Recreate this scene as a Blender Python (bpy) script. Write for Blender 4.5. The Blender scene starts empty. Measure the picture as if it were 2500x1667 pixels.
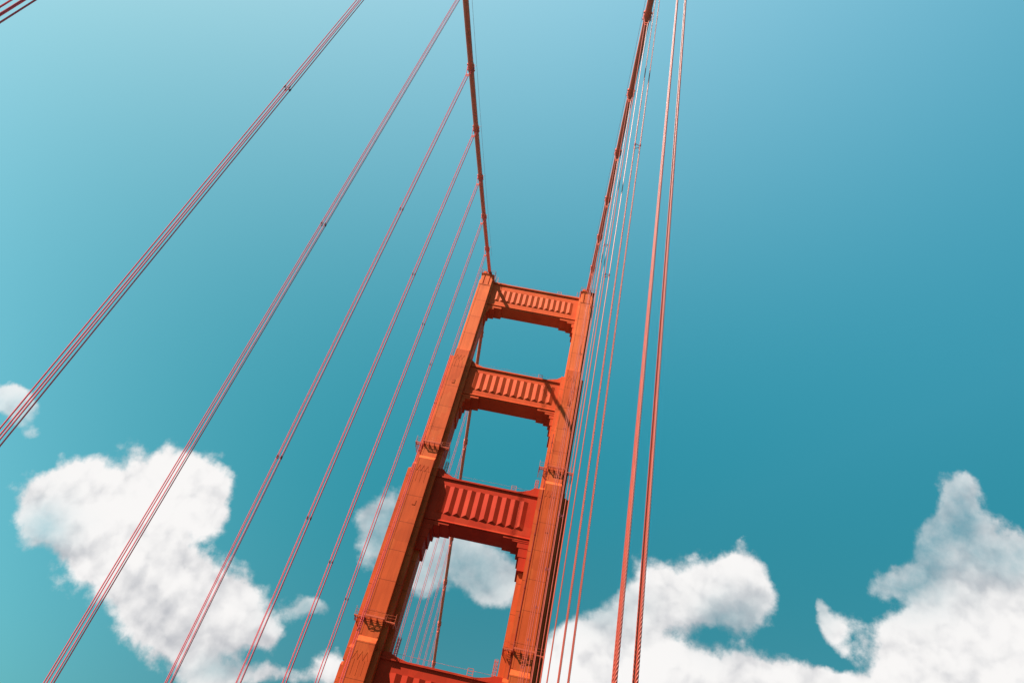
import bpy, bmesh, math, random
import numpy as np
from mathutils import Vector, Matrix

random.seed(7)
scene = bpy.context.scene
COL = scene.collection

# ------------------------------------------------------------------ camera
# z = 0 is the height of the eye of the person on the sidewalk; the tower
# stands at y = 0, the camera 136 m away towards mid-span.
YAW, PITCH, ROLL = -0.10657304, 0.73128581, 0.2594553
cy_, sy_ = math.cos(YAW), math.sin(YAW)
cp_, sp_ = math.cos(PITCH), math.sin(PITCH)
cr_, sr_ = math.cos(ROLL), math.sin(ROLL)
FWD = Vector((sy_ * cp_, cy_ * cp_, sp_))
R0 = Vector((cy_, -sy_, 0.0))
U0 = R0.cross(FWD)
RIGHT = cr_ * R0 + sr_ * U0
UP = -sr_ * R0 + cr_ * U0
cam_d = bpy.data.cameras.new("camera")
cam = bpy.data.objects.new("camera", cam_d)
COL.objects.link(cam)
M = Matrix.Identity(4)
for i in range(3):
    M[i][0], M[i][1], M[i][2] = RIGHT[i], UP[i], -FWD[i]
M.translation = Vector((11.50948, -136.10692, 0.0))
cam.matrix_world = M
cam_d.sensor_width = 36.0
cam_d.lens = 36.0 * 1754.9957 / 2500.0
cam_d.clip_start = 0.1
cam_d.clip_end = 60000.0
scene.camera = cam

# ------------------------------------------------------------------ light
SUN_TO = Vector((-1.70, -1.0, 2.32)).normalized()          # towards the sun
SUN_EL = math.asin(SUN_TO.z)
SUN_AZ = math.atan2(SUN_TO.x, SUN_TO.y)                     # clockwise from +y
sun_d = bpy.data.lights.new("sun", 'SUN')
sun_d.energy = 5.0
sun_d.angle = math.radians(0.53)
sun_d.color = (1.0, 0.93, 0.84)
sun = bpy.data.objects.new("sun", sun_d)
COL.objects.link(sun)
sun.rotation_euler = (-SUN_TO).to_track_quat('-Z', 'Y').to_euler()
sun.location = (0, 0, 300)

vs = scene.view_settings
vs.view_transform = 'Standard'
vs.look = 'None'
vs.exposure = 1.4
vs.gamma = 1.0
vs.use_curve_mapping = False

world = bpy.data.worlds.new("World")
scene.world = world
world.use_nodes = True
world.cycles.sampling_method = 'MANUAL'
world.cycles.sample_map_resolution = 512
WN, WL = world.node_tree.nodes, world.node_tree.links
WN.clear()
w_out = WN.new("ShaderNodeOutputWorld")
w_bg = WN.new("ShaderNodeBackground")
w_bg.inputs["Strength"].default_value = 0.08
sky = WN.new("ShaderNodeTexSky")
sky.sky_type = 'NISHITA'
sky.sun_disc = False
sky.sun_elevation = SUN_EL
sky.sun_rotation = SUN_AZ
sky.altitude = 60
sky.air_density = 1.0
sky.dust_density = 1.0
sky.ozone_density = 1.0
WL.new(w_bg.outputs[0], w_out.inputs[0])
# sky: Nishita, toned like the photograph (deep polarised blue away from the sun,
# pale near it), with cumulus clouds laid out by direction on the sky
EXPO = 2.0 ** vs.exposure
STR = w_bg.inputs["Strength"].default_value
K = 1.0 / (STR * EXPO)

def wm(op, a, b=None, c=None):
    q = WN.new("ShaderNodeMath")
    q.operation = op
    for i, v in enumerate((a, b, c)):
        if v is None:
            continue
        if isinstance(v, (int, float)):
            q.inputs[i].default_value = v
        else:
            WL.new(v, q.inputs[i])
    return q.outputs[0]

def wv(op, a, b=None, c=None, scale=None):
    q = WN.new("ShaderNodeVectorMath")
    q.operation = op
    for i, v in enumerate((a, b, c)):
        if v is None:
            continue
        if isinstance(v, (tuple, list, Vector)):
            q.inputs[i].default_value = tuple(v)
        else:
            WL.new(v, q.inputs[i])
    if scale is not None:
        if isinstance(scale, (int, float)):
            q.inputs["Scale"].default_value = scale
        else:
            WL.new(scale, q.inputs["Scale"])
    return q.outputs["Value"] if op in ('DOT_PRODUCT', 'LENGTH') else q.outputs[0]

def wnoise(vec, scale, detail, rough=0.55):
    t = WN.new("ShaderNodeTexNoise")
    t.inputs["Scale"].default_value = scale
    t.inputs["Detail"].default_value = detail
    t.inputs["Roughness"].default_value = rough
    WL.new(vec, t.inputs["Vector"])
    return t

def wramp(v, a, b):
    q = WN.new("ShaderNodeMapRange")
    q.interpolation_type = 'SMOOTHSTEP'
    WL.new(v, q.inputs[0])
    q.inputs[1].default_value = a
    q.inputs[2].default_value = b
    return q.outputs[0]

w_tc = WN.new("ShaderNodeTexCoord")
DIR = w_tc.outputs["Generated"]
sepd = WN.new("ShaderNodeSeparateXYZ")
WL.new(DIR, sepd.inputs[0])
zc_ = wm('MAXIMUM', sepd.outputs[2], 0.0)
gs = wm('MAXIMUM', wv('DOT_PRODUCT', DIR, SUN_TO), 0.0)
TONE = ((0.0029, 0.3622, 0.1009, -1.2529, 0.4132, -0.3738, 1.2838), (0.0403, 0.2848, 0.3456, -0.5429, 0.2112, -0.7116, 0.8196), (0.0602, 0.0775, 0.2947, -0.158, 0.1619, -0.6249, 0.4957))
zz_ = wm('MULTIPLY', zc_, zc_)
terms = [zc_, gs, zz_, wm('MULTIPLY', gs, gs), wm('MULTIPLY', zc_, gs), wm('MULTIPLY', zz_, zc_)]
cols = list(zip(*TONE))
tone = None
for col, t in zip(cols[1:], terms):
    q = wv('SCALE', tuple(col), scale=t)
    tone = wv('ADD', q, tuple(cols[0])) if tone is None else wv('ADD', tone, q)
tone = wv('MAXIMUM', tone, (0.012, 0.05, 0.05))
tone = wv('MINIMUM', tone, (0.40, 0.40, 0.36))
sky_col = wv('MULTIPLY', wv('MULTIPLY', sky.outputs[0], tone), (0.965, 1.045, 0.995))
sky_col = wv('MINIMUM', sky_col, (0.40, 0.69, 0.82))

# cloud field on a tangent plane of the sky centred on azimuth 0, elevation 22 degrees
EL0 = math.radians(22)
fw = wv('DOT_PRODUCT', DIR, (0, math.cos(EL0), math.sin(EL0)))
fs = wm('MAXIMUM', fw, 0.15)
cu = wm('DIVIDE', sepd.outputs[0], fs)
cv = wm('DIVIDE', wv('DOT_PRODUCT', DIR, (0, -math.sin(EL0), math.cos(EL0))), fs)
comb = WN.new("ShaderNodeCombineXYZ")
WL.new(cu, comb.inputs[0])
WL.new(cv, comb.inputs[1])
P2 = comb.outputs[0]
def wvor(vec, scale, detail, rough=0.5):
    t = WN.new("ShaderNodeTexVoronoi")
    t.feature = 'F1'
    t.normalize = True
    t.inputs["Scale"].default_value = scale
    t.inputs["Detail"].default_value = detail
    t.inputs["Roughness"].default_value = rough
    t.inputs["Lacunarity"].default_value = 2.3
    WL.new(vec, t.inputs["Vector"])
    return t.outputs["Distance"]

warp = wnoise(P2, 6.0, 2, 0.5)
warp2 = wnoise(P2, 22.0, 4, 0.6)
W1 = wv('SCALE', wv('SUBTRACT', warp.outputs["Color"], (0.5, 0.5, 0.5)), scale=0.050)
W2 = wv('SCALE', wv('SUBTRACT', warp2.outputs["Color"], (0.5, 0.5, 0.5)), scale=0.026)
PW = wv('MULTIPLY', wv('ADD', wv('ADD', P2, W1), W2), (1, 1, 0))
CLOUDS = [(-0.5522, 0.031, 0.0918, 0.0612, -3.097, 1.0), (-0.5055, 0.0834, 0.0582, 0.0501, -2.979, 1.0), (-0.6649, 0.023, 0.0549, 0.0378, -2.962, 1.0), (-0.4503, 0.061, 0.0445, 0.0361, 2.249, 1.05), (-0.4204, 0.0341, 0.0285, 0.0247, 2.685, 0.7), (-0.5659, -0.0425, 0.1169, 0.0577, 2.882, 1.0), (-0.4615, -0.0551, 0.0982, 0.0623, 2.849, 1.0), (-0.3636, -0.0736, 0.0653, 0.0462, 2.765, 1.0), (-0.423, -0.1235, 0.0817, 0.0401, 3.079, 0.8), (-0.6751, -0.0182, 0.0352, 0.0273, 2.486, 0.5), (-0.3133, -0.0955, 0.0262, 0.0227, 2.892, 0.6), (-0.3603, -0.1574, 0.0444, 0.02, -2.974, 0.75), (-0.2818, -0.1411, 0.0658, 0.0182, -2.868, 0.7), (-0.2246, -0.1112, 0.0311, 0.0274, 2.994, 0.8), (-0.7881, 0.1368, 0.0466, 0.0243, -2.877, 0.95), (-0.7523, 0.1261, 0.0289, 0.0227, 2.77, 0.75), (-0.721, 0.0951, 0.0158, 0.012, 2.943, 0.45), (-0.2727, -0.0504, 0.0283, 0.0173, -2.874, 0.88), (-0.2018, 0.0909, 0.0494, 0.036, -2.56, 0.8), (-0.2064, 0.0517, 0.0476, 0.0329, 1.502, 0.65), (-0.1611, 0.0408, 0.0296, 0.0277, 2.906, 0.5), (-0.0826, 0.0513, 0.0816, 0.039, -3.027, 0.85), (-0.033, 0.0277, 0.0425, 0.0304, 0.654, 0.75), (-0.1329, 0.0127, 0.0318, 0.0273, -3.064, 0.6), (0.1892, 0.0708, 0.0748, 0.042, -2.825, 1.05), (0.2769, 0.1084, 0.0398, 0.0356, -2.246, 1.05), (0.295, 0.0652, 0.0406, 0.0321, 1.453, 0.95), (0.1324, 0.0074, 0.0793, 0.0415, -2.692, 1.0), (0.1704, -0.0422, 0.1539, 0.0425, -2.932, 1.1), (0.3378, -0.0187, 0.1037, 0.0307, -2.924, 1.1), (0.4124, -0.0022, 0.0373, 0.0183, -3.043, 0.75), (0.0853, -0.0496, 0.0443, 0.0403, -2.78, 0.9), (0.2477, 0.0582, 0.0349, 0.0311, -2.46, 0.7), (0.3981, 0.0688, 0.0259, 0.021, 0.779, 0.95), (0.3804, 0.0883, 0.0166, 0.0139, 1.802, 0.72), (0.4077, 0.0422, 0.017, 0.0131, -2.687, 0.35), (0.5731, 0.0827, 0.1226, 0.0537, -2.884, 1.2), (0.5687, 0.1602, 0.0852, 0.0434, -2.571, 0.85), (0.5611, 0.23, 0.0581, 0.0425, 1.085, 0.85), (0.5296, 0.1899, 0.0536, 0.0308, -2.318, 0.7), (0.6397, 0.1364, 0.0917, 0.057, -2.772, 1.0), (0.4738, 0.1351, 0.056, 0.0168, -2.73, 0.62), (0.5137, 0.0239, 0.0737, 0.0573, -2.574, 1.2), (0.6629, 0.0548, 0.1325, 0.0733, -2.818, 1.2), (0.5645, 0.2753, 0.0324, 0.0261, -2.309, 0.75), (0.631, 0.1983, 0.051, 0.0372, -2.614, 0.65), (0.2704, 0.1469, 0.0115, 0.0081, 1.555, 0.35)]
GREYS = [(-0.4101, -0.1261, 0.1104, 0.0401, 3.098, 0.85), (-0.4837, -0.0764, 0.0856, 0.0256, 2.881, 0.55), (-0.4142, -0.0341, 0.049, 0.042, 2.764, 0.5), (-0.6399, -0.0462, 0.0601, 0.0265, 2.991, 0.55), (-0.3149, -0.1116, 0.045, 0.0256, -2.997, 0.6), (-0.5994, -0.0086, 0.0371, 0.028, 3.028, 0.2), (0.2505, 0.0318, 0.0786, 0.0365, -2.91, 0.7), (0.286, 0.0715, 0.0442, 0.0384, 1.244, 0.5), (0.1335, -0.0188, 0.0668, 0.0256, -2.928, 0.5), (0.1922, 0.0467, 0.051, 0.0266, -2.909, 0.3), (0.1839, -0.0597, 0.109, 0.0197, -2.935, 0.45), (0.3438, -0.0265, 0.0816, 0.0148, -2.932, 0.35), (0.5637, 0.2073, 0.0802, 0.0636, -2.445, 0.6), (0.6296, 0.1589, 0.0744, 0.0374, -2.854, 0.5), (0.5073, 0.1447, 0.063, 0.0271, -2.893, 0.5), (-0.1973, 0.0741, 0.0584, 0.0528, 2.13, 0.8), (-0.0732, 0.0362, 0.081, 0.0496, -2.951, 0.75), (0.678, 0.0429, 0.0867, 0.0245, -2.914, 0.55), (-0.2742, -0.0551, 0.0343, 0.0213, -3.001, 0.4), (-0.7605, 0.1145, 0.0524, 0.0373, 3.056, 0.3), (0.4496, 0.0106, 0.033, 0.0197, -2.838, 0.3), (-0.2818, -0.1411, 0.0664, 0.02, -2.948, 0.45)]
THIN = [(0.5525, 0.2282, 0.0811, 0.0646, 1.068, 0.95), (0.4849, 0.1457, 0.0748, 0.038, -2.871, 1.0), (-0.1973, 0.0741, 0.0643, 0.0585, 2.163, 0.95), (-0.0802, 0.0404, 0.0928, 0.0609, -2.956, 0.75), (-0.7576, 0.1085, 0.0661, 0.049, 2.984, 0.7), (-0.2742, -0.0551, 0.0458, 0.0318, -3.034, 0.7), (0.2719, 0.0416, 0.0454, 0.0363, -2.739, 0.7), (-0.6521, -0.0194, 0.0438, 0.0332, 2.973, 0.6), (0.1089, 0.0295, 0.0511, 0.032, -2.909, 0.6), (-0.3611, -0.1472, 0.0501, 0.0202, -2.965, 0.5), (0.6364, 0.1938, 0.0526, 0.0325, -2.779, 0.6), (0.3806, 0.0856, 0.0275, 0.0219, 1.345, 0.5)]

PH = wv('ADD', PW, (0, 0, 1))
def blob_field(blobs):
    acc = None
    for (u, v, a, b, ang, w) in blobs:
        c, d = math.cos(ang), math.sin(ang)
        qx = wv('DOT_PRODUCT', PH, (c / a, d / a, -(c * u + d * v) / a))
        qy = wv('DOT_PRODUCT', PH, (-d / b, c / b, -(-d * u + c * v) / b))
        q2 = wm('MULTIPLY_ADD', qx, qx, wm('MULTIPLY', qy, qy))
        g = wm('POWER', math.exp(-1.25), q2)
        acc = wm('MULTIPLY', g, w) if acc is None else wm('MULTIPLY_ADD', g, w, acc)
    return acc

field = wm('MULTIPLY', blob_field(CLOUDS), wramp(fw, 0.15, 0.3))
grey = blob_field(GREYS)

def puffs(vec):
    """cauliflower lobes plus fine fray"""
    vv = wv('ADD', vec, W2)
    return wm('ADD', wm('SUBTRACT', 0.42, wvor(vv, 12.0, 2.0, 0.55)), wm('MULTIPLY', wm('SUBTRACT', 0.40, wvor(vv, 36.0, 1.0, 0.5)), 0.42))

pf = puffs(P2)
pf_sun = puffs(wv('ADD', P2, (-0.008, 0.017, 0)))
n1 = wnoise(P2, 24.0, 10, 0.66)
nw = wnoise(P2, 8.0, 6, 0.58)
dens = wm('ADD', wm('MINIMUM', field, 1.5), wm('MULTIPLY', pf, 0.80))
dens = wm('ADD', dens, wm('MULTIPLY', wm('SUBTRACT', n1.outputs[0], 0.5), 0.90))
dens = wm('ADD', dens, wm('MULTIPLY', wm('SUBTRACT', nw.outputs[0], 0.5), 0.75))
alpha = wramp(dens, 0.46, 0.90)
thin = wm('MINIMUM', blob_field(THIN), 0.9)
n2 = wnoise(P2, 17.0, 7, 0.6)
veil = wm('MULTIPLY', thin, wm('MULTIPLY_ADD', n2.outputs[0], 1.6, -0.15))
alpha = wm('MULTIPLY', alpha, wm('SUBTRACT', 1.0, wm('MINIMUM', wm('MAXIMUM', veil, 0.0), 0.8)))
relief = wm('MULTIPLY', wm('SUBTRACT', pf, pf_sun), 2.3)
n3 = wnoise(P2, 8.0, 7, 0.58)
lit = wm('MULTIPLY_ADD', wm('SUBTRACT', n3.outputs[0], 0.5), 1.2, 0.98)
lit = wm('ADD', lit, relief)
lit = wm('ADD', lit, wm('MULTIPLY', wm('SUBTRACT', n2.outputs[0], 0.5), 0.55))
lit = wm('SUBTRACT', lit, wm('MULTIPLY', wm('MINIMUM', grey, 1.1), 0.88))
lit = wm('ADD', lit, wm('MULTIPLY', wm('SUBTRACT', wm('MINIMUM', dens, 1.3), 1.1), 0.20))
lit = wramp(lit, -0.30, 1.18)
cm = WN.new("ShaderNodeMixRGB")
cm.inputs[1].default_value = (0.49 * K, 0.505 * K, 0.54 * K, 1)
cm.inputs[2].default_value = (0.95 * K, 0.935 * K, 0.925 * K, 1)
WL.new(lit, cm.inputs[0])
mixc = WN.new("ShaderNodeMixRGB")
sc_ = wv('SCALE', sky_col, scale=K)
WL.new(sc_, mixc.inputs[1])
WL.new(cm.outputs[0], mixc.inputs[2])
WL.new(alpha, mixc.inputs[0])
WL.new(mixc.outputs[0], w_bg.inputs["Color"])

# ------------------------------------------------------------------ materials
def principled(name):
    m = bpy.data.materials.new(name)
    m.use_nodes = True
    n, l = m.node_tree.nodes, m.node_tree.links
    return m, n, l, n["Principled BSDF"]

def math_node(n, l, op, a, b=None, c=None):
    q = n.new("ShaderNodeMath")
    q.operation = op
    for i, v in enumerate((a, b, c)):
        if v is None:
            continue
        if isinstance(v, (int, float)):
            q.inputs[i].default_value = v
        else:
            l.new(v, q.inputs[i])
    return q.outputs[0]

def paint(name, base, rough=0.45, spec=0.5, seams=False, streak=0.25, bump=True, seam_step=6.08, patch=0.0):
    """bridge paint: weather streaks, blotches of older and newer coats, plate seams"""
    m, n, l, p = principled(name)
    tc = n.new("ShaderNodeTexCoord")
    co = tc.outputs["Object"]
    mp = n.new("ShaderNodeMapping")
    mp.inputs["Scale"].default_value = (1.6, 1.6, 0.10)
    l.new(co, mp.inputs[0])
    st = n.new("ShaderNodeTexNoise")
    st.inputs["Scale"].default_value = 1.0
    st.inputs["Detail"].default_value = 5
    st.inputs["Roughness"].default_value = 0.65
    l.new(mp.outputs[0], st.inputs["Vector"])
    bl = n.new("ShaderNodeTexNoise")
    bl.inputs["Scale"].default_value = 0.22
    bl.inputs["Detail"].default_value = 4
    l.new(co, bl.inputs["Vector"])
    fine = n.new("ShaderNodeTexNoise")
    fine.inputs["Scale"].default_value = 7.0
    fine.inputs["Detail"].default_value = 3
    l.new(co, fine.inputs["Vector"])
    f = math_node(n, l, 'MULTIPLY_ADD', st.outputs[0], streak * 2, 1.0 - streak)
    f = math_node(n, l, 'MULTIPLY', f, math_node(n, l, 'MULTIPLY_ADD', bl.outputs[0], 0.34, 0.83))
    f = math_node(n, l, 'MULTIPLY', f, math_node(n, l, 'MULTIPLY_ADD', fine.outputs[0], 0.22, 0.89))
    hgt = fine.outputs[0]
    if seams:
        sp = n.new("ShaderNodeSeparateXYZ")
        l.new(co, sp.inputs[0])
        zz = math_node(n, l, 'FRACT', math_node(n, l, 'DIVIDE', math_node(n, l, 'ADD', sp.outputs[2], 500.0 * seam_step + 5.5), seam_step))
        line = math_node(n, l, 'LESS_THAN', zz, 0.016)
        # narrow rivet rows every 1.07 m cell
        cx = math_node(n, l, 'FRACT', math_node(n, l, 'DIVIDE', math_node(n, l, 'ADD', sp.outputs[0], 53.5 + 0.53), 1.07))
        rows = math_node(n, l, 'LESS_THAN', cx, 0.07)
        zr = math_node(n, l, 'FRACT', math_node(n, l, 'MULTIPLY', sp.outputs[2], 4.3))
        rows = math_node(n, l, 'MULTIPLY', rows, math_node(n, l, 'LESS_THAN', zr, 0.45))
        dark = math_node(n, l, 'SUBTRACT', 1.0, math_node(n, l, 'MAXIMUM', math_node(n, l, 'MULTIPLY', line, 0.55), math_node(n, l, 'MULTIPLY', rows, 0.16)))
        f = math_node(n, l, 'MULTIPLY', f, dark)
    rgb = n.new("ShaderNodeRGB")
    rgb.outputs[0].default_value = (*base, 1)
    # faded coat: slightly paler and yellower
    fade = n.new("ShaderNodeMixRGB")
    fade.inputs[2].default_value = (min(1, base[0] * 1.08), base[1] * 1.5, base[2] * 1.55, 1)
    l.new(rgb.outputs[0], fade.inputs[1])
    fmix = math_node(n, l, 'MULTIPLY', bl.outputs[0], 0.7)
    if patch:
        # squarish touched-up patches of another coat
        vp = n.new("ShaderNodeTexVoronoi")
        vp.distance = 'CHEBYCHEV'
        vp.inputs["Scale"].default_value = 0.42
        vmp = n.new("ShaderNodeMapping")
        vmp.inputs["Scale"].default_value = (1.0, 1.0, 0.55)
        l.new(co, vmp.inputs[0])
        l.new(vmp.outputs[0], vp.inputs["Vector"])
        sc = n.new("ShaderNodeSeparateColor")
        l.new(vp.outputs["Color"], sc.inputs[0])
        hit = math_node(n, l, 'GREATER_THAN', sc.outputs[0], 0.83)
        fmix = math_node(n, l, 'ADD', fmix, math_node(n, l, 'MULTIPLY', hit, 0.45 * patch))
        low = math_node(n, l, 'GREATER_THAN', sc.outputs[1], 0.86)
        f = math_node(n, l, 'MULTIPLY', f, math_node(n, l, 'SUBTRACT', 1.0, math_node(n, l, 'MULTIPLY', low, 0.10)))
    l.new(fmix, fade.inputs[0])
    vm = n.new("ShaderNodeVectorMath")
    vm.operation = 'SCALE'
    l.new(fade.outputs[0], vm.inputs[0])
    l.new(f, vm.inputs["Scale"])
    l.new(vm.outputs[0], p.inputs["Base Color"])
    p.inputs["Roughness"].default_value = rough
    p.inputs["Specular IOR Level"].default_value = spec
    if not bump:
        return m
    bp = n.new("ShaderNodeBump")
    bp.inputs["Strength"].default_value = 0.25
    bp.inputs["Distance"].default_value = 0.02
    l.new(hgt, bp.inputs["Height"])
    l.new(bp.outputs[0], p.inputs["Normal"])
    return m

MAT = {}
MAT['leg_top'] = paint("leg_paint_brightened", (0.53, 0.088, 0.026), rough=0.6, spec=0.06, seams=True, streak=0.32, patch=0.9)  # top tier brightened: glare and gloss high on the tower put into the colour
MAT['leg_mid'] = paint("leg_paint_middle", (0.43, 0.058, 0.015), rough=0.6, spec=0.06, seams=True, streak=0.32, patch=0.9)  # in-between step of the brightness painted up the leg
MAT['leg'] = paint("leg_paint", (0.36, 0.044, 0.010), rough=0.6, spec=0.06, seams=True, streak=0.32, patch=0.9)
MAT['strut_top'] = paint("strut_paint_brightened", (0.47, 0.060, 0.017), rough=0.65, spec=0.05, streak=0.12, patch=0.6)  # upper strut colour lightened to carry the brighter light up there
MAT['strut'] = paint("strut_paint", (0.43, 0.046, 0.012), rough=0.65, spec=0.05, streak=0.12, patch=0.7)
MAT['strut_new_dim'] = paint("fresh_strut_paint_dim", (0.32, 0.019, 0.006), rough=0.65, spec=0.05, streak=0.12, patch=1.6)  # redder newer coat, also darkened for the light's falloff down the tower
MAT['cable'] = paint("cable_paint", (0.80, 0.15, 0.075), rough=0.5, spec=0.2, streak=0.10)
MAT['band'] = paint("band_paint", (0.78, 0.13, 0.065), rough=0.45, spec=0.2, streak=0.10)
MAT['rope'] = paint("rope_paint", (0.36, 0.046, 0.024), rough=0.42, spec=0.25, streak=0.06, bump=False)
MAT['rope_far'] = paint("rope_paint_shade_lift", (0.62, 0.075, 0.085), rough=0.6, spec=0.0, streak=0.06, bump=False)  # brighter, rosier rope copy: lifts the shaded sides and paints in lens fringe
MAT['metal'] = paint("platform_paint", (0.40, 0.055, 0.020), rough=0.55, spec=0.15, streak=0.2)
MAT['dark'] = paint("conduit_paint", (0.16, 0.022, 0.014), rough=0.5, spec=0.15, streak=0.1)
MAT['clamp'] = paint("clamp_paint", (0.24, 0.045, 0.045), rough=0.6, spec=0.05, streak=0.1)

def simple(name, base, rough, scale=0.5, amp=0.3):
    m, n, l, p = principled(name)
    tc = n.new("ShaderNodeTexCoord")
    t = n.new("ShaderNodeTexNoise")
    t.inputs["Scale"].default_value = scale
    t.inputs["Detail"].default_value = 5
    l.new(tc.outputs["Object"], t.inputs["Vector"])
    vm = n.new("ShaderNodeVectorMath")
    vm.operation = 'SCALE'
    vm.inputs[0].default_value = base
    l.new(math_node(n, l, 'MULTIPLY_ADD', t.outputs[0], 2 * amp, 1 - amp), vm.inputs["Scale"])
    l.new(vm.outputs[0], p.inputs["Base Color"])
    p.inputs["Roughness"].default_value = rough
    return m

MAT['water'] = simple("sea_water", (0.012, 0.035, 0.04), 0.45, 0.02)
MAT['water'].node_tree.nodes["Principled BSDF"].inputs["Specular IOR Level"].default_value = 0.3
MAT['asphalt'] = simple("asphalt", (0.055, 0.054, 0.052), 0.9, 3.0)
MAT['concrete'] = simple("sidewalk_concrete", (0.28, 0.26, 0.24), 0.85, 1.5)

# ------------------------------------------------------------------ mesh helpers
class MB:
    """collects boxes, prisms and tubes of ONE object"""
    def __init__(self):
        self.v, self.f = [], []

    def add(self, verts, faces):
        o = len(self.v)
        self.v.extend([tuple(p) for p in verts])
        self.f.extend([tuple(i + o for i in f) for f in faces])

    def box(self, x0, x1, y0, y1, z0, z1):
        self.frustum(x0, x1, y0, y1, z0, x0, x1, y0, y1, z1)

    def frustum(self, x0, x1, y0, y1, z0, X0, X1, Y0, Y1, z1):
        v = [(x0, y0, z0), (x1, y0, z0), (x1, y1, z0), (x0, y1, z0),
             (X0, Y0, z1), (X1, Y0, z1), (X1, Y1, z1), (X0, Y1, z1)]
        self.add(v, [(3, 2, 1, 0), (4, 5, 6, 7), (0, 1, 5, 4), (1, 2, 6, 5), (2, 3, 7, 6), (3, 0, 4, 7)])

    def prism(self, poly, y0, y1):
        """polygon in x,z extruded along y"""
        n = len(poly)
        a = sum(poly[i][0] * poly[(i + 1) % n][1] - poly[(i + 1) % n][0] * poly[i][1] for i in range(n))
        if a < 0:
            poly = poly[::-1]
        v = [(x, y0, z) for x, z in poly] + [(x, y1, z) for x, z in poly]
        f = [tuple(range(n)), tuple(range(2 * n - 1, n - 1, -1))]
        f += [((i + 1) % n, i, n + i, n + (i + 1) % n) for i in range(n)]
        self.add(v, f)

    def tube(self, path, r, seg=8, lobes=0, lay=0.0, cap=True, depth=0.0):
        P = [Vector(p) for p in path]
        N = len(P)
        v, f = [], []
        t0 = (P[1] - P[0]).normalized()
        ref = Vector((1, 0, 0)) if abs(t0.x) < 0.9 else Vector((0, 1, 0))
        nrm = (ref - t0 * ref.dot(t0)).normalized()
        s = 0.0
        for i in range(N):
            t = (P[min(i + 1, N - 1)] - P[max(i - 1, 0)]).normalized()
            nrm = (nrm - t * nrm.dot(t)).normalized()
            b = t.cross(nrm)
            if i:
                s += (P[i] - P[i - 1]).length
            tw = 2 * math.pi * s / lay if lay else 0.0
            rr = r[i] if isinstance(r, (list, tuple)) else r
            for j in range(seg):
                a = 2 * math.pi * j / seg
                q = rr
                if lobes:
                    q = rr * (1.0 - depth * (0.5 - 0.5 * math.cos(lobes * a)) ** 1.6)
                ca, sa = math.cos(a + tw) * q, math.sin(a + tw) * q
                v.append(P[i] + nrm * ca + b * sa)
        for i in range(N - 1):
            for j in range(seg):
                a0, a1 = i * seg + j, i * seg + (j + 1) % seg
                f.append((a0, a1, a1 + seg, a0 + seg))
        if cap:
            f.append(tuple(range(seg - 1, -1, -1)))
            f.append(tuple(range((N - 1) * seg, N * seg)))
        self.add(v, f)

    def bar(self, a, b, r, seg=6):
        self.tube([a, b], r, seg)

    def build(self, name, mat, parent=None, loc=(0, 0, 0), smooth=False):
        me = bpy.data.meshes.new(name)
        me.from_pydata(self.v, [], self.f)
        me.validate()
        me.materials.append(mat)
        if smooth:
            me.polygons.foreach_set("use_smooth", [True] * len(me.polygons))
            try:
                me.set_sharp_from_angle(angle=math.radians(50))
            except Exception:
                pass
        me.update()
        o = bpy.data.objects.new(name, me)
        COL.objects.link(o)
        o.location = loc
        if parent is not None:
            o.parent = parent
        return o

def empty(name, loc=(0, 0, 0), label=None, cat=None, group=None):
    o = bpy.data.objects.new(name, None)
    COL.objects.link(o)
    o.location = loc
    tag(o, label, cat, group)
    return o

def tag(o, label=None, cat=None, group=None, kind=None):
    for k, v in (("label", label), ("category", cat), ("group", group), ("kind", kind)):
        if v:
            o[k] = v

# ------------------------------------------------------------------ setting
DECK = -1.65
mb = MB()
mb.add([(-40000, -40000, -69), (40000, -40000, -69), (40000, 40000, -69), (-40000, 40000, -69)], [(0, 1, 2, 3)])
o = mb.build("water", MAT['water'])
tag(o, kind="structure")
mb = MB()
mb.box(-9.45, 9.45, -700, 340, DECK - 1.0, DECK - 0.2)
o = mb.build("road", MAT['asphalt'])
tag(o, kind="structure")
for s in (-1, 1):
    mb = MB()
    mb.box(min(s * 9.45, s * 12.9), max(s * 9.45, s * 12.9), -700, 340, DECK - 1.0, DECK)
    o = mb.build("pavement", MAT['concrete'])
    tag(o, kind="structure")

# ------------------------------------------------------------------ tower
XC = 13.716
ZTOP = 145.523
tower = empty("bridge_tower", (0, 0, -69.0), "tall orange steel bridge tower with stepped legs and four fluted cross struts", "bridge tower")
TZ = 69.0                                            # parent's height, children use z + TZ

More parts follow.
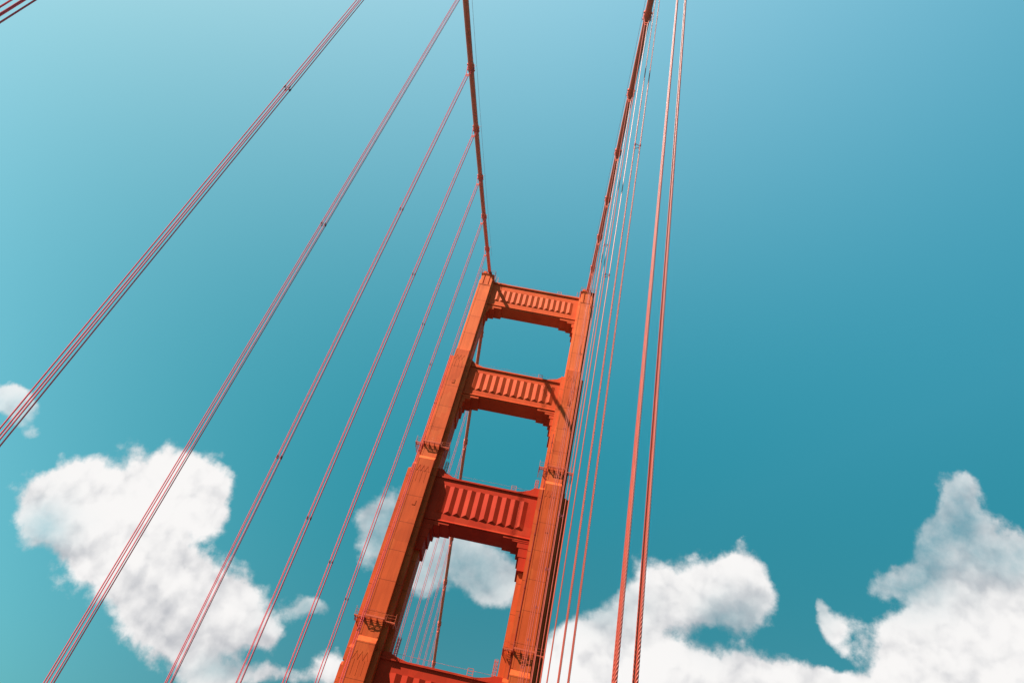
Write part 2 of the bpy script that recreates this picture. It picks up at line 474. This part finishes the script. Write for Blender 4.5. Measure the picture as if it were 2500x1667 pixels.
def leg_mesh(mb):
    # (half width, half depth, bottom, top, bevel, upper half width, upper half depth)
    B = [
        (1.55, 3.10, 112.9, 138.38, 0, 1.55, 3.10),
        (1.97, 2.10, 112.0, 141.0, 0, 1.97, 2.10),
        (1.65, 4.20, 80.7, 114.25, 0.85, 1.56, 3.11),
        (2.68, 3.10, 79.0, 112.6, 0.7, 1.98, 2.11),
        (1.72, 5.30, 41.4, 81.85, 1.2, 1.66, 4.21),
        (2.74, 4.20, 39.5, 80.6, 1.0, 2.69, 3.11),
        (3.80, 2.10, 39.0, 80.0, 0.5, 2.70, 2.00),
        (1.79, 6.40, -66.0, 42.55, 1.2, 1.73, 5.31),
        (2.80, 5.30, -66.0, 41.2, 1.0, 2.75, 4.21),
        (3.82, 2.60, -66.0, 38.6, 0.7, 3.80, 2.11),
    ]
    for w, d, z0, z1, bv, W, D in B:
        mb.box(-w, w, -d, d, z0 + TZ, z1 - bv + TZ)
        if bv:
            mb.frustum(-w, w, -d, d, z1 - bv + TZ, -W, W, -D, D, z1 + TZ)
    # raised borders framing the inset front panels
    for w, d, z0, z1 in ((1.55, 3.10, 114.4, 138.2), (1.65, 4.20, 82.0, 113.2), (1.72, 5.30, 42.8, 80.5), (1.79, 6.40, -60, 41.2)):
        for s in (-1, 1):
            for e in (-1, 1):
                xa, xb = sorted((s * (w - 0.30), s * (w + 0.004)))
                ya, yb = sorted((e * (d + 0.035), e * (d - 0.2)))
                mb.box(xa, xb, ya, yb, z0 + TZ, z1 + TZ)

def cap_mesh(mb):
    z0, z1 = 138.40, 142.45
    mb.box(-1.46, 1.46, -2.82, 2.82, z0 + TZ, z1 + TZ)
    mb.box(-1.60, 1.60, -3.16, 3.16, z0 - 0.12 + TZ, z0 + 0.10 + TZ)
    for e in (-1, 1):                               # piers between the slots, front and back
        for a, b in ((-1.36, -0.78), (-0.52, 0.68), (0.95, 1.55)):
            ya, yb = sorted((e * 2.80, e * 3.10))
            mb.box(a, b, ya, yb, z0 + 0.10 + TZ, z1 - 0.35 + TZ)
        for a, b in ((-0.55, 0.0),):
            pass
    for s in (-1, 1):                               # piers on the sides
        for a, b in ((-2.8, -1.5), (-1.2, 1.2), (1.5, 2.8)):
            xa, xb = sorted((s * 1.44, s * 1.62))
            mb.box(xa, xb, a, b, z0 + 0.10 + TZ, z1 - 0.35 + TZ)
    mb.box(-1.64, 1.64, -3.18, 3.18, z1 - 0.35 + TZ, z1 - 0.2 + TZ)
    mb.box(-1.62, 1.62, -3.14, 3.14, z1 - 0.2 + TZ, z1 + TZ)

def railing(mb, pts, h, r=0.028, rails=(1.0, 0.55), every=1.3, closed=False):
    P = [Vector(p) for p in pts]
    n = len(P)
    for i in range(n if closed else n - 1):
        a, b = P[i], P[(i + 1) % n]
        for q in rails:
            mb.bar(a + Vector((0, 0, h * q)), b + Vector((0, 0, h * q)), r, 5)
        k = max(1, int((b - a).length / every))
        for j in range(k + 1):
            c = a.lerp(b, j / k)
            mb.bar(c, c + Vector((0, 0, h)), r * 1.1, 5)

def platform(leg, z, blk, wing1, wing2, side):
    """walkway with railing bracketed round the front and inner/outer corners of a leg"""
    w, d = blk
    W, D = wing1
    mb = MB()
    T = 0.09
    zz = z + TZ
    segs = [(-w - 0.15, w + 0.15, -d - 0.85, -d - 0.06)]
    for s in (-1, 1):
        a, b = sorted((s * (w + 0.35), s * (W + 1.0)))
        segs.append((a, b, -D - 0.95, -D - 0.02))
        a, b = sorted((s * (W + 0.02), s * (W + 1.0)))
        segs.append((a, b, -D - 0.02, -D + 3.4))
    for x0, x1, y0, y1 in segs:
        # open bar grating in an angle frame
        if y1 - y0 < 1.2:
            q = y0
            while q < y1 - 0.03:
                mb.box(x0, x1, q, q + 0.035, zz - 0.05, zz)
                q += 0.16
        else:
            q = x0
            while q < x1 - 0.03:
                mb.box(q, q + 0.035, y0, y1, zz - 0.05, zz)
                q += 0.16
        mb.box(x0, x1, y0 - 0.06, y0 - 0.004, zz - 0.16, zz + 0.02)
        for xx in (x0 - 0.06, x1 + 0.004):
            mb.box(xx, xx + 0.056, y0 - 0.06, y1, zz - 0.16, zz + 0.02)
        n = max(2, int((x1 - x0) / 1.05) + 1)
        for i in range(n):
            x = x0 + 0.12 + (x1 - x0 - 0.24) * i / (n - 1)
            if y1 - y0 < 1.2:
                mb.prism([(0, 0)] * 0 or [(x - 0.05, zz - T), (x + 0.05, zz - T), (x + 0.05, zz - T - 0.22), (x - 0.05, zz - T - 0.22)], y0 + 0.1, y1)
                mb.frustum(x - 0.05, x + 0.05, y1 - 0.12, y1, zz - T - 0.75, x - 0.05, x + 0.05, y0 + 0.3, y1, zz - T - 0.22)
    f = segs[0]
    railing(mb, [(f[0], f[3], zz), (f[0], f[2], zz), (f[1], f[2], zz), (f[1], f[3], zz)], 1.15)
    mb.box(f[0], f[1], f[2] - 0.03, f[2] + 0.01, zz + 0.03, zz + 0.15)
    for s in (-1, 1):
        a = s * (w + 0.35)
        b = s * (W + 1.0)
        railing(mb, [(a, -D - 0.95, zz), (b, -D - 0.95, zz), (b, -D + 3.4, zz)], 1.15)
        mb.bar((b, -D - 0.95, zz), (b, -D - 0.95, zz + 1.6), 0.032, 5)
    return mb.build("service_platform", MAT['metal'], leg)

def caged_ladder(leg, x, y, z0, z1):
    mb = MB()
    for dx in (-0.22, 0.22):
        mb.bar((x + dx, y, z0 + TZ), (x + dx, y, z1 + TZ), 0.045, 5)
    z = z0
    while z < z1:
        mb.bar((x - 0.22, y, z + TZ), (x + 0.22, y, z + TZ), 0.03, 4)
        z += 0.35
    z = z0 + 0.6
    ring = [(0.22, 0), (0.36, -0.3), (0.26, -0.62), (0, -0.74), (-0.26, -0.62), (-0.36, -0.3), (-0.22, 0)]
    while z <= z1:
        for (a, b), (c, d) in zip(ring, ring[1:]):
            mb.bar((x + a, y + b, z + TZ), (x + c, y + d, z + TZ), 0.035, 4)
        z += 0.62
    for a, b in ring[1:-1]:
        mb.bar((x + a, y + b, z0 + 0.6 + TZ), (x + a, y + b, z1 + TZ), 0.028, 4)
    return mb.build("access_ladder", MAT['metal'], leg)

def conduit(leg, x, y, z0, z1):
    mb = MB()
    mb.bar((x, y, z0 + TZ), (x, y, z1 + TZ), 0.075, 6)
    z = z0 + 2
    while z < z1:
        mb.tube([(x, y, z + TZ), (x, y, z + 0.5 + TZ)], 0.14, 6)
        z += 5.6
    return mb.build("conduit", MAT['dark'], leg)

def hatch(leg, x, d, z):
    """small raised access hatch on the front plate"""
    mb = MB()
    mb.box(x - 0.36, x + 0.36, -d - 0.05, -d + 0.02, z - 0.55 + TZ, z + 0.55 + TZ)
    mb.box(x - 0.29, x + 0.29, -d - 0.075, -d - 0.052, z - 0.47 + TZ, z + 0.47 + TZ)
    return mb.build("access_hatch", MAT['leg'], leg)

def chevron_trim(leg, mat, w, d, z0, h):
    """zigzag beading below a step of the leg"""
    mb = MB()
    n = 6
    xs = [-w + 0.42 + (2 * w - 0.84) * i / n for i in range(n + 1)]
    for i in range(n):
        a = (xs[i], -d - 0.015, z0 + (h if i % 2 else 0) + TZ)
        b = (xs[i + 1], -d - 0.015, z0 + (0 if i % 2 else h) + TZ)
        mb.bar(a, b, 0.028, 4)
    for x in xs[1:-1:2]:
        mb.bar((x, -d - 0.015, z0 - 2.6 + TZ), (x, -d - 0.015, z0 + TZ), 0.025, 4)
    return mb.build("zigzag_trim", mat, leg)

def saddle_mesh(mb):
    z1 = 142.45
    mb.box(-1.82, 1.82, -3.3, 3.3, z1 + 0.003 + TZ, z1 + 0.12 + TZ)
    for s in (-1, 1):
        # side webs that follow the cable down on either side of the peak
        for e in (-1, 1):
            xa = s * 0.56
            xb = s * 0.74
            x0, x1 = min(xa, xb), max(xa, xb)
            v = []
            for x in (x0, x1):
                v += [(x, 0, z1 + 0.121 + TZ), (x, e * 2.9, z1 + 0.121 + TZ), (x, e * 2.9, z1 + 1.5 + TZ), (x, 0, z1 + 2.9 + TZ)]
            mb.add(v, [(0, 1, 2, 3), (7, 6, 5, 4), (0, 4, 5, 1), (1, 5, 6, 2), (2, 6, 7, 3), (3, 7, 4, 0)])
            # stiffener ribs
            for y in (0.3, 1.2, 2.1, 2.8):
                a, b = sorted((s * 0.74, s * (1.45 - 0.1 * y)))
                h = z1 + 2.3 - 0.42 * y
                mb.frustum(a, b, e * y - 0.05, e * y + 0.05, z1 + 0.16 + TZ, s * 0.74 if s > 0 else s * 0.80, s * 0.80 if s > 0 else s * 0.74, e * y - 0.05, e * y + 0.05, h + TZ)
    mb.box(-0.56, 0.56, -2.85, 2.85, z1 + 0.16 + TZ, z1 + 1.0 + TZ)
    mb.frustum(-1.62, -0.78, -3.1, -0.6, z1 + 0.12 + TZ, -1.35, -0.78, -2.6, -0.8, z1 + 1.75 + TZ)
    mb.frustum(0.80, 1.5, 0.4, 2.4, z1 + 0.12 + TZ, 0.80, 1.3, 0.6, 2.0, z1 + 1.5 + TZ)
    mb.tube([(1.5, 2.9, z1 + 0.1 + TZ), (1.5, 2.9, z1 + 2.6 + TZ), (1.5, 2.9, z1 + 2.65 + TZ), (1.5, 2.9, z1 + 3.0 + TZ)], [0.06, 0.06, 0.17, 0.14], 8)

STRUTS = [
    # y face, cornice top, flute top, flute bottom, lip top, soffit, flutes, half range, leg edge, corbels, parapet ends, material
    dict(y=1.85, top=140.95, ft=138.55, fb=134.35, lip=132.90, sof=132.12, n=14, hr=10.5, edge=12.2,
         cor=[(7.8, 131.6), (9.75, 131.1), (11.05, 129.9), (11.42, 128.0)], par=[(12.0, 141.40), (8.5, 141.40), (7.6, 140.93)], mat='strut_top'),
    dict(y=2.30, top=110.55, ft=108.65, fb=103.46, lip=102.15, sof=101.50, n=12, hr=10.08, edge=12.0,
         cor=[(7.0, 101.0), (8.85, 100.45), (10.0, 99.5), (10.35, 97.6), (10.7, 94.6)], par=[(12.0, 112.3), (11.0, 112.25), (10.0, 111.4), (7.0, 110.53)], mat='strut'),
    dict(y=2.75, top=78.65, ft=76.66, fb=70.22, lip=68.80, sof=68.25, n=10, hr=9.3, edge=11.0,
         cor=[(5.6, 67.85), (7.5, 67.5), (8.7, 66.4), (9.15, 64.5), (9.5, 61.7)], par=[(11.0, 80.5), (10.0, 80.5), (9.0, 79.6), (8.2, 79.35), (7.6, 79.05), (5.5, 78.63)], mat='strut_new_dim'),
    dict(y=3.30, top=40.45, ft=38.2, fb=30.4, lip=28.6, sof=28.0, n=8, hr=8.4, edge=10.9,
         cor=[(4.5, 27.5), (6.6, 27.1), (7.8, 25.8), (8.2, 23.5)], par=[(10.9, 41.5), (9.5, 41.5), (8.6, 41.1), (7.3, 40.75), (5.5, 40.43)], mat='strut_new_dim'),
]

def strut_body(mb, S):
    y, e = S['y'], S['edge']
    top = S['top'] - 0.35
    h = S['hr']
    # top band, bottom band, end panels and the core behind the flutes
    mb.box(-e, e, -y, y, S['ft'] + TZ, top + TZ)
    mb.box(-e, e, -y, y, S['sof'] + TZ, S['fb'] + TZ)
    for s in (-1, 1):
        a, b = sorted((s * h, s * e))
        mb.box(a, b, -y, y, S['fb'] + TZ, S['ft'] + TZ)
    core = y - 0.42
    mb.box(-h, h, -core, core, S['fb'] + TZ, S['ft'] + TZ)
    n = S['n']
    p = 2 * h / n
    dp = 0.30 * p / 1.6                              # ridge height over the valleys
    z0, z1 = S['fb'], S['ft']
    up = 0.48 * p / 1.6
    for sgn in (-1, 1):
        yv = sgn * (y - 0.004)                       # valley line flush with the panel
        yr = sgn * (y + dp)
        yc = sgn * core
        for i in range(n):
            xl = -h + i * p
            xr = xl + p
            xm = xl + p / 2
            v = [(xl, yv, z0 + TZ), (xm, yr, z0 + up + TZ), (xr, yv, z0 + TZ),
                 (xl, yv, z1 + TZ), (xm, yr, z1 - 0.02 + TZ), (xr, yv, z1 + TZ), (xl, yc, z0 + TZ), (xr, yc, z0 + TZ), (xl, yc, z1 + TZ), (xr, yc, z1 + TZ)]
            f = [(0, 1, 4, 3), (1, 2, 5, 4), (0, 2, 1), (3, 4, 5), (0, 6, 7, 2), (3, 5, 9, 8)]
            if sgn > 0:
                f = [q[::-1] for q in f]
            mb.add(v, f)

def strut_cornice(mb, S):
    y, e, p = S['y'], S['edge'], 0.28
    t = S['top']
    mb.box(-e, e, -y - p, y + p, t - 0.35 + 0.003 + TZ, t + TZ)
    for s in (-1, 1):                               # raised parapet ends beside the legs
        P = [(s * x, z + TZ) for x, z in S['par']]
        P += [(s * S['par'][-1][0], t - 0.1 + TZ), (s * S['par'][0][0], t - 0.1 + TZ)]
        mb.prism(P, -y + 0.02, y - 0.02)

def strut_lip(mb, S):
    y, e = S['y'], S['edge']
    # lower lip with a sloping weathered top
    z = S['lip']
    mb.frustum(-e, e, -y - 0.26, y + 0.26, z - 0.28 + TZ, -e, e, -y - 0.02, y + 0.02, z + TZ)
    mb.box(-e, e, -y - 0.26, y + 0.26, z - 0.40 + TZ, z - 0.28 + TZ)

def strut_corbel(mb, S, s):
    y = S['y'] + 0.12
    e = S['edge']
    top = S['sof'] + 0.01
    for i, (x, z) in enumerate(S['cor']):
        a, b = sorted((s * x, s * e))
        dy = 0.05 * i
        mb.box(a, b, -y + dy, y - dy, z + TZ, top + TZ)
        top = z
for S in STRUTS:
    st = empty_part = None
    mb = MB()
    strut_body(mb, S)
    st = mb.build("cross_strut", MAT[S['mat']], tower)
    mb = MB()
    strut_cornice(mb, S)
    mb.build("cornice", MAT[S['mat']], st)
    mb = MB()
    strut_lip(mb, S)
    mb.build("lower_moulding", MAT[S['mat']], st)
    for s in (-1, 1):
        mb = MB()
        strut_corbel(mb, S, s)
        mb.build("corbel", MAT[S['mat']], st)
    # hand line and a small stile gate on the strut's walkway
    mb = MB()
    t = S['top'] + TZ
    e = S['edge'] - 1.0
    for yy in (-S['y'] + 0.35, S['y'] - 0.35):
        mb.bar((-e, yy, t + 1.15), (e, yy, t + 1.15), 0.022, 4)
    gx = S['hr'] * 0.55
    for yy in (-S['y'] + 0.35, S['y'] - 0.35):
        for dx in (0, 1.0):
            mb.bar((gx + dx, yy, t), (gx + dx, yy, t + 1.5), 0.05, 5)
        for zz in (0.55, 1.0, 1.5):
            mb.bar((gx, yy, t + zz), (gx + 1.0, yy, t + zz), 0.045, 5)
    mb.build("handrail", MAT['metal'], st)

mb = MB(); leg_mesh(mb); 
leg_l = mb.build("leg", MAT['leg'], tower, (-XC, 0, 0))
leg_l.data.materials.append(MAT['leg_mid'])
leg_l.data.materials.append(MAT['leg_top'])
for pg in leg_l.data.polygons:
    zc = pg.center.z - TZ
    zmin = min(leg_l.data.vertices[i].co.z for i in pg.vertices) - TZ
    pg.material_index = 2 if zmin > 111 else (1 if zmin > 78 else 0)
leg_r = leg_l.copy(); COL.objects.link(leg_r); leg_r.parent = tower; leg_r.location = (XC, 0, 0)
mb = MB(); cap_mesh(mb)
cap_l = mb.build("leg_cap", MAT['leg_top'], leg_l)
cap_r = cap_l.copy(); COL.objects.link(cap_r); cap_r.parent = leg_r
for leg, s in ((leg_l, 1), (leg_r, -1)):
    platform(leg, 85.15, (1.65, 4.2), (2.68, 3.1), None, s)
    platform(leg, 45.95, (1.72, 5.3), (2.74, 4.2), None, s)
    caged_ladder(leg, s * 3.55, 1.6, 79.6, 84.9)
    caged_ladder(leg, s * 4.5, 1.6, 41.6, 45.8)
for leg in (leg_l, leg_r):
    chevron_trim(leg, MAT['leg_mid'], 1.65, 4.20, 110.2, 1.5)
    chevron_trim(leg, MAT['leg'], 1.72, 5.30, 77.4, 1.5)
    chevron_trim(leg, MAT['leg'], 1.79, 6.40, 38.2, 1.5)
    hatch(leg, 0.15, 4.20, 103.3)
    hatch(leg, 0.35, 5.30, 70.0)
    hatch(leg, 0.30, 5.30, 44.2)
conduit(leg_r, -1.95, -4.28, 39.0, 94.0)
conduit(leg_l, -1.95, -4.28, 39.0, 79.0)
mb = MB(); saddle_mesh(mb)
sad_l = mb.build("cable_saddle", MAT['leg'], tower, (-XC, 0, 0))
sad_r = sad_l.copy(); COL.objects.link(sad_r); sad_r.parent = tower; sad_r.location = (XC, 0, 0)
mb = MB()
zr = 142.61 + TZ
railing(mb, [(-1.9, -3.35, zr), (1.9, -3.35, zr), (1.9, 3.35, zr), (-1.9, 3.35, zr)], 1.35, r=0.04, closed=True)
for e in (-1,):                                     # access frame hung on the inner side
    mb.bar((2.0, -1.6, zr - 3.4), (2.0, -1.6, zr + 1.6), 0.05, 5)
    mb.bar((2.7, -1.6, zr - 3.4), (2.7, -1.6, zr + 1.0), 0.05, 5)
    mb.bar((2.7, -0.4, zr - 3.4), (2.7, -0.4, zr + 1.6), 0.05, 5)
    for k in range(9):
        mb.bar((2.0, -1.6, zr - 3.2 + 0.5 * k), (2.7, -1.6, zr - 3.2 + 0.5 * k), 0.035, 4)
    mb.box(1.9, 2.8, -1.7, -0.3, zr - 1.25, zr - 1.15)
    mb.bar((2.7, -1.0, zr - 1.2), (3.2, -1.0, zr - 3.2), 0.05, 5)
rail_l = mb.build("guard_rail", MAT['metal'], sad_l)
rail_r = rail_l.copy(); COL.objects.link(rail_r); rail_r.parent = sad_r
rail_r.scale = (-1, 1, 1)

# ------------------------------------------------------------------ main cables
SP = 15.24
def cable_z(y):
    if y <= 0:
        t = -y
        return ZTOP - 0.44006 * t + 3.4966e-4 * t * t
    return ZTOP - 0.556 * y + 1.75e-4 * y * y

def cable_pt(x, y, dz=0.0, dx=0.0):
    return (x + dx, y, cable_z(y) + dz)

RC = 0.47
side_word = {-1: "left", 1: "right"}
def saddle_z(y):
    a = abs(y)
    if a < 2.2:                                     # rounded over the saddle
        return cable_z(math.copysign(2.2, y)) + 0.5 * 0.5 * (2.2 - a * a / 2.2)
    return cable_z(y)

for s in (-1, 1):
    root = empty("main_cable", (s * XC, 0, ZTOP), 
                 "thick orange main cable rising over the %s" % ("left tower leg, in view beyond the tower too" if s < 0 else "right tower leg, beside the nearest ropes"),
                 "bridge cable", "main suspension cables")
    mb = MB()
    ys = [-420 + 6 * i for i in range(69)] + [-6, -4, -3, -2.2, -1.6, -1, -0.5, 0, 0.5, 1, 1.6, 2.2, 3, 4, 6] + [12 + 6 * i for i in range(46)]
    mb.tube([(0, y, saddle_z(y) - ZTOP) for y in ys], RC, 20)
    mb.build("cable", MAT['cable'], root, smooth=True)
    band = None
    for k in [k for k in range(-11, 14) if k != 0] :
        y = -SP * k
        sl = (cable_z(y + 0.5) - cable_z(y - 0.5))
        tdir = Vector((0, 1, sl)).normalized()
        if band is None or True:
            mb = MB()
            c = Vector((0, 0, 0))
            def at(t):
                return c + tdir * t
            prof = [(-1.05, .50), (-1.0, .51), (-0.72, .51), (-0.70, .555), (-0.55, .555), (-0.53, .52), (-0.25, .52), (-0.24, .55), (0.24, .55), (0.25, .52), (0.53, .52), (0.55, .555), (0.70, .555), (0.72, .51), (1.0, .51), (1.05, .50)]
            mb.tube([at(t) for t, r in prof], [r for t, r in prof], 16)
            for t in (-0.62, 0.62):                # bolt lugs
                q = at(t)
                mb.box(-0.63, -0.50, q.y - 0.12, q.y + 0.12, q.z - 0.16, q.z + 0.16)
                mb.box(0.50, 0.63, q.y - 0.12, q.y + 0.12, q.z - 0.16, q.z + 0.16)
        mb.build("cable_band", MAT['band'], root, (0, y, cable_z(y) - ZTOP))
    for hx in (-0.72, 0.72):
        mb = MB()
        ys2 = [-SP * 13 + 5.08 * i for i in range(38)]
        mb.tube([(hx, y, cable_z(y) - ZTOP + 1.15) for y in ys2 if y < -3], 0.022, 5)
        for k in range(1, 13):
            y = -SP * k
            mb.bar((hx * 0.7, y, cable_z(y) - ZTOP + 0.4), (hx, y, cable_z(y) - ZTOP + 1.18), 0.03, 5)
        mb.build("hand_line", MAT['dark'], root)

# ------------------------------------------------------------------ suspender ropes
HT, HL = 0.195, 0.135
RR = 0.0365
ORD = {1: "first", 2: "second", 3: "third", 4: "fourth", 5: "fifth", 6: "sixth", 7: "seventh", 8: "eighth"}
SPACERS = {1: (88.0, 40.0), 2: (85.6, 38.9), 3: (81.7, 37.5), 4: (77.6, 35.6), 5: (73.6, 33.8), 6: (50.6,), 7: (48.2,), 8: (44.0,)}

def rope_mesh(k, main=True, near=True, near_side=True):
    """one rope laid over the cable band: down, over, down"""
    y = -SP * k if main else SP * k
    zc = cable_z(y)
    twisted = main and near and k >= 7
    mb = MB()
    side = []
    top = 0.595
    arc = [(math.cos(a) * top, math.sin(a) * top) for a in [math.pi * i / 14 for i in range(8)]]     # +x side up to the crown
    leg = [(HT, DECK + 0.0 - zc), ]
    zb = DECK - zc
    zcol = -2.75
    down = [(HT, zcol), (HT + 0.01, zcol + 0.08), (0.565, -0.35)]
    straight = []
    if twisted:
        z = zb
        lo = zb + 4.5
        hi = {7: 58.0, 8: 44.0}[k] - zc
        st = {7: 0.036, 8: 0.026}[k]
        straight.append(zb)
        z = lo
        while z < min(hi, zcol):
            straight.append(z)
            z += st
        while z < zcol - 0.5:
            straight.append(z)
            z += 0.12
    else:
        straight = [zb, zb * 0.5, zcol - 0.5]
    right = [(HT, z) for z in straight] + down + arc
    left = [(-x, z) for x, z in reversed(right[:-1])]
    path = [(x, 0, z) for x, z in right + left]
    if twisted:
        mb.tube(path, RR * 1.06, seg=18, lobes=6, lay=0.56, depth=0.45 if near_side else 0.22)
    else:
        mb.tube(path, RR, seg=7)
    return mb

def collar_mesh(zc):
    mb = MB()
    for yy in (-HL, HL):
        mb.tube([(-HT - 0.07, yy, 0.1), (HT + 0.07, yy, 0.1)], 0.045, 6)
    mb.box(-HT - 0.06, HT + 0.06, -HL - 0.05, -HL + 0.05, -0.10, 0.06)
    mb.box(-HT - 0.06, HT + 0.06, HL - 0.05, HL + 0.05, -0.10, 0.06)
    return mb

def spacer_mesh(mb):
    for a in (-1, 1):
        for b in (-1, 1):
            mb.tube([(a * HT, b * HL, -0.17), (a * HT, b * HL, -0.12), (a * HT, b * HL, 0.12), (a * HT, b * HL, 0.17)], [0.045, 0.062, 0.062, 0.045], 8)
    mb.bar((-HT, -HL, 0.14), (HT, -HL, -0.14), 0.024, 5)
    mb.bar((-HT, HL, -0.14), (HT, HL, 0.14), 0.024, 5)
    mb.bar((-HT, -HL, 0.10), (-HT, HL, 0.10), 0.024, 5)
    mb.bar((HT, -HL, -0.10), (HT, HL, -0.10), 0.024, 5)

mb = MB(); spacer_mesh(mb)
sp0 = None
def hanger(s, k, main, meshes):
    y = -SP * k if main else SP * k
    zc = cable_z(y)
    global sp0
    if main:
        lab = "four thin ropes hanging from the %s band out from the tower, %s cable" % (ORD[k], side_word[s])
        grp = "hanger ropes of the near span"
    else:
        lab = "pair of hanger ropes behind the tower on the %s band of the far left cable" % ORD[k]
        grp = "hanger ropes of the far span"
    root = empty("hanger_cable", (s * XC, y, zc), lab, "hanger ropes", grp)
    for yy in (-HL, HL):
        if 'rope' not in meshes:
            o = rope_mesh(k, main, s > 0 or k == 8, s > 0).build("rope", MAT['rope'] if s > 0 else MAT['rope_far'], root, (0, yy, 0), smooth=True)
            meshes['rope'] = o
        else:
            o = meshes['rope'].copy()
            COL.objects.link(o)
            o.parent = root
            o.location = (0, yy, 0)
    collar_mesh(zc).build("collar", MAT['band'], root, (0, 0, -2.75))
    if main:
        for z in SPACERS[k]:
            if sp0 is None:
                m2 = MB(); spacer_mesh(m2)
                sp0 = m2.build("spacer_clamp", MAT['clamp'], root, (0, 0, z - zc))
            else:
                o = sp0.copy()
                COL.objects.link(o)
                o.parent = root
                o.location = (0, 0, z - zc)

for k in range(1, 9):
    meshes = {}
    for s in (-1, 1):
        if True:
            meshes = {}
        hanger(s, k, True, meshes)
for k in range(2, 9):
    hanger(-1, k, False, {})
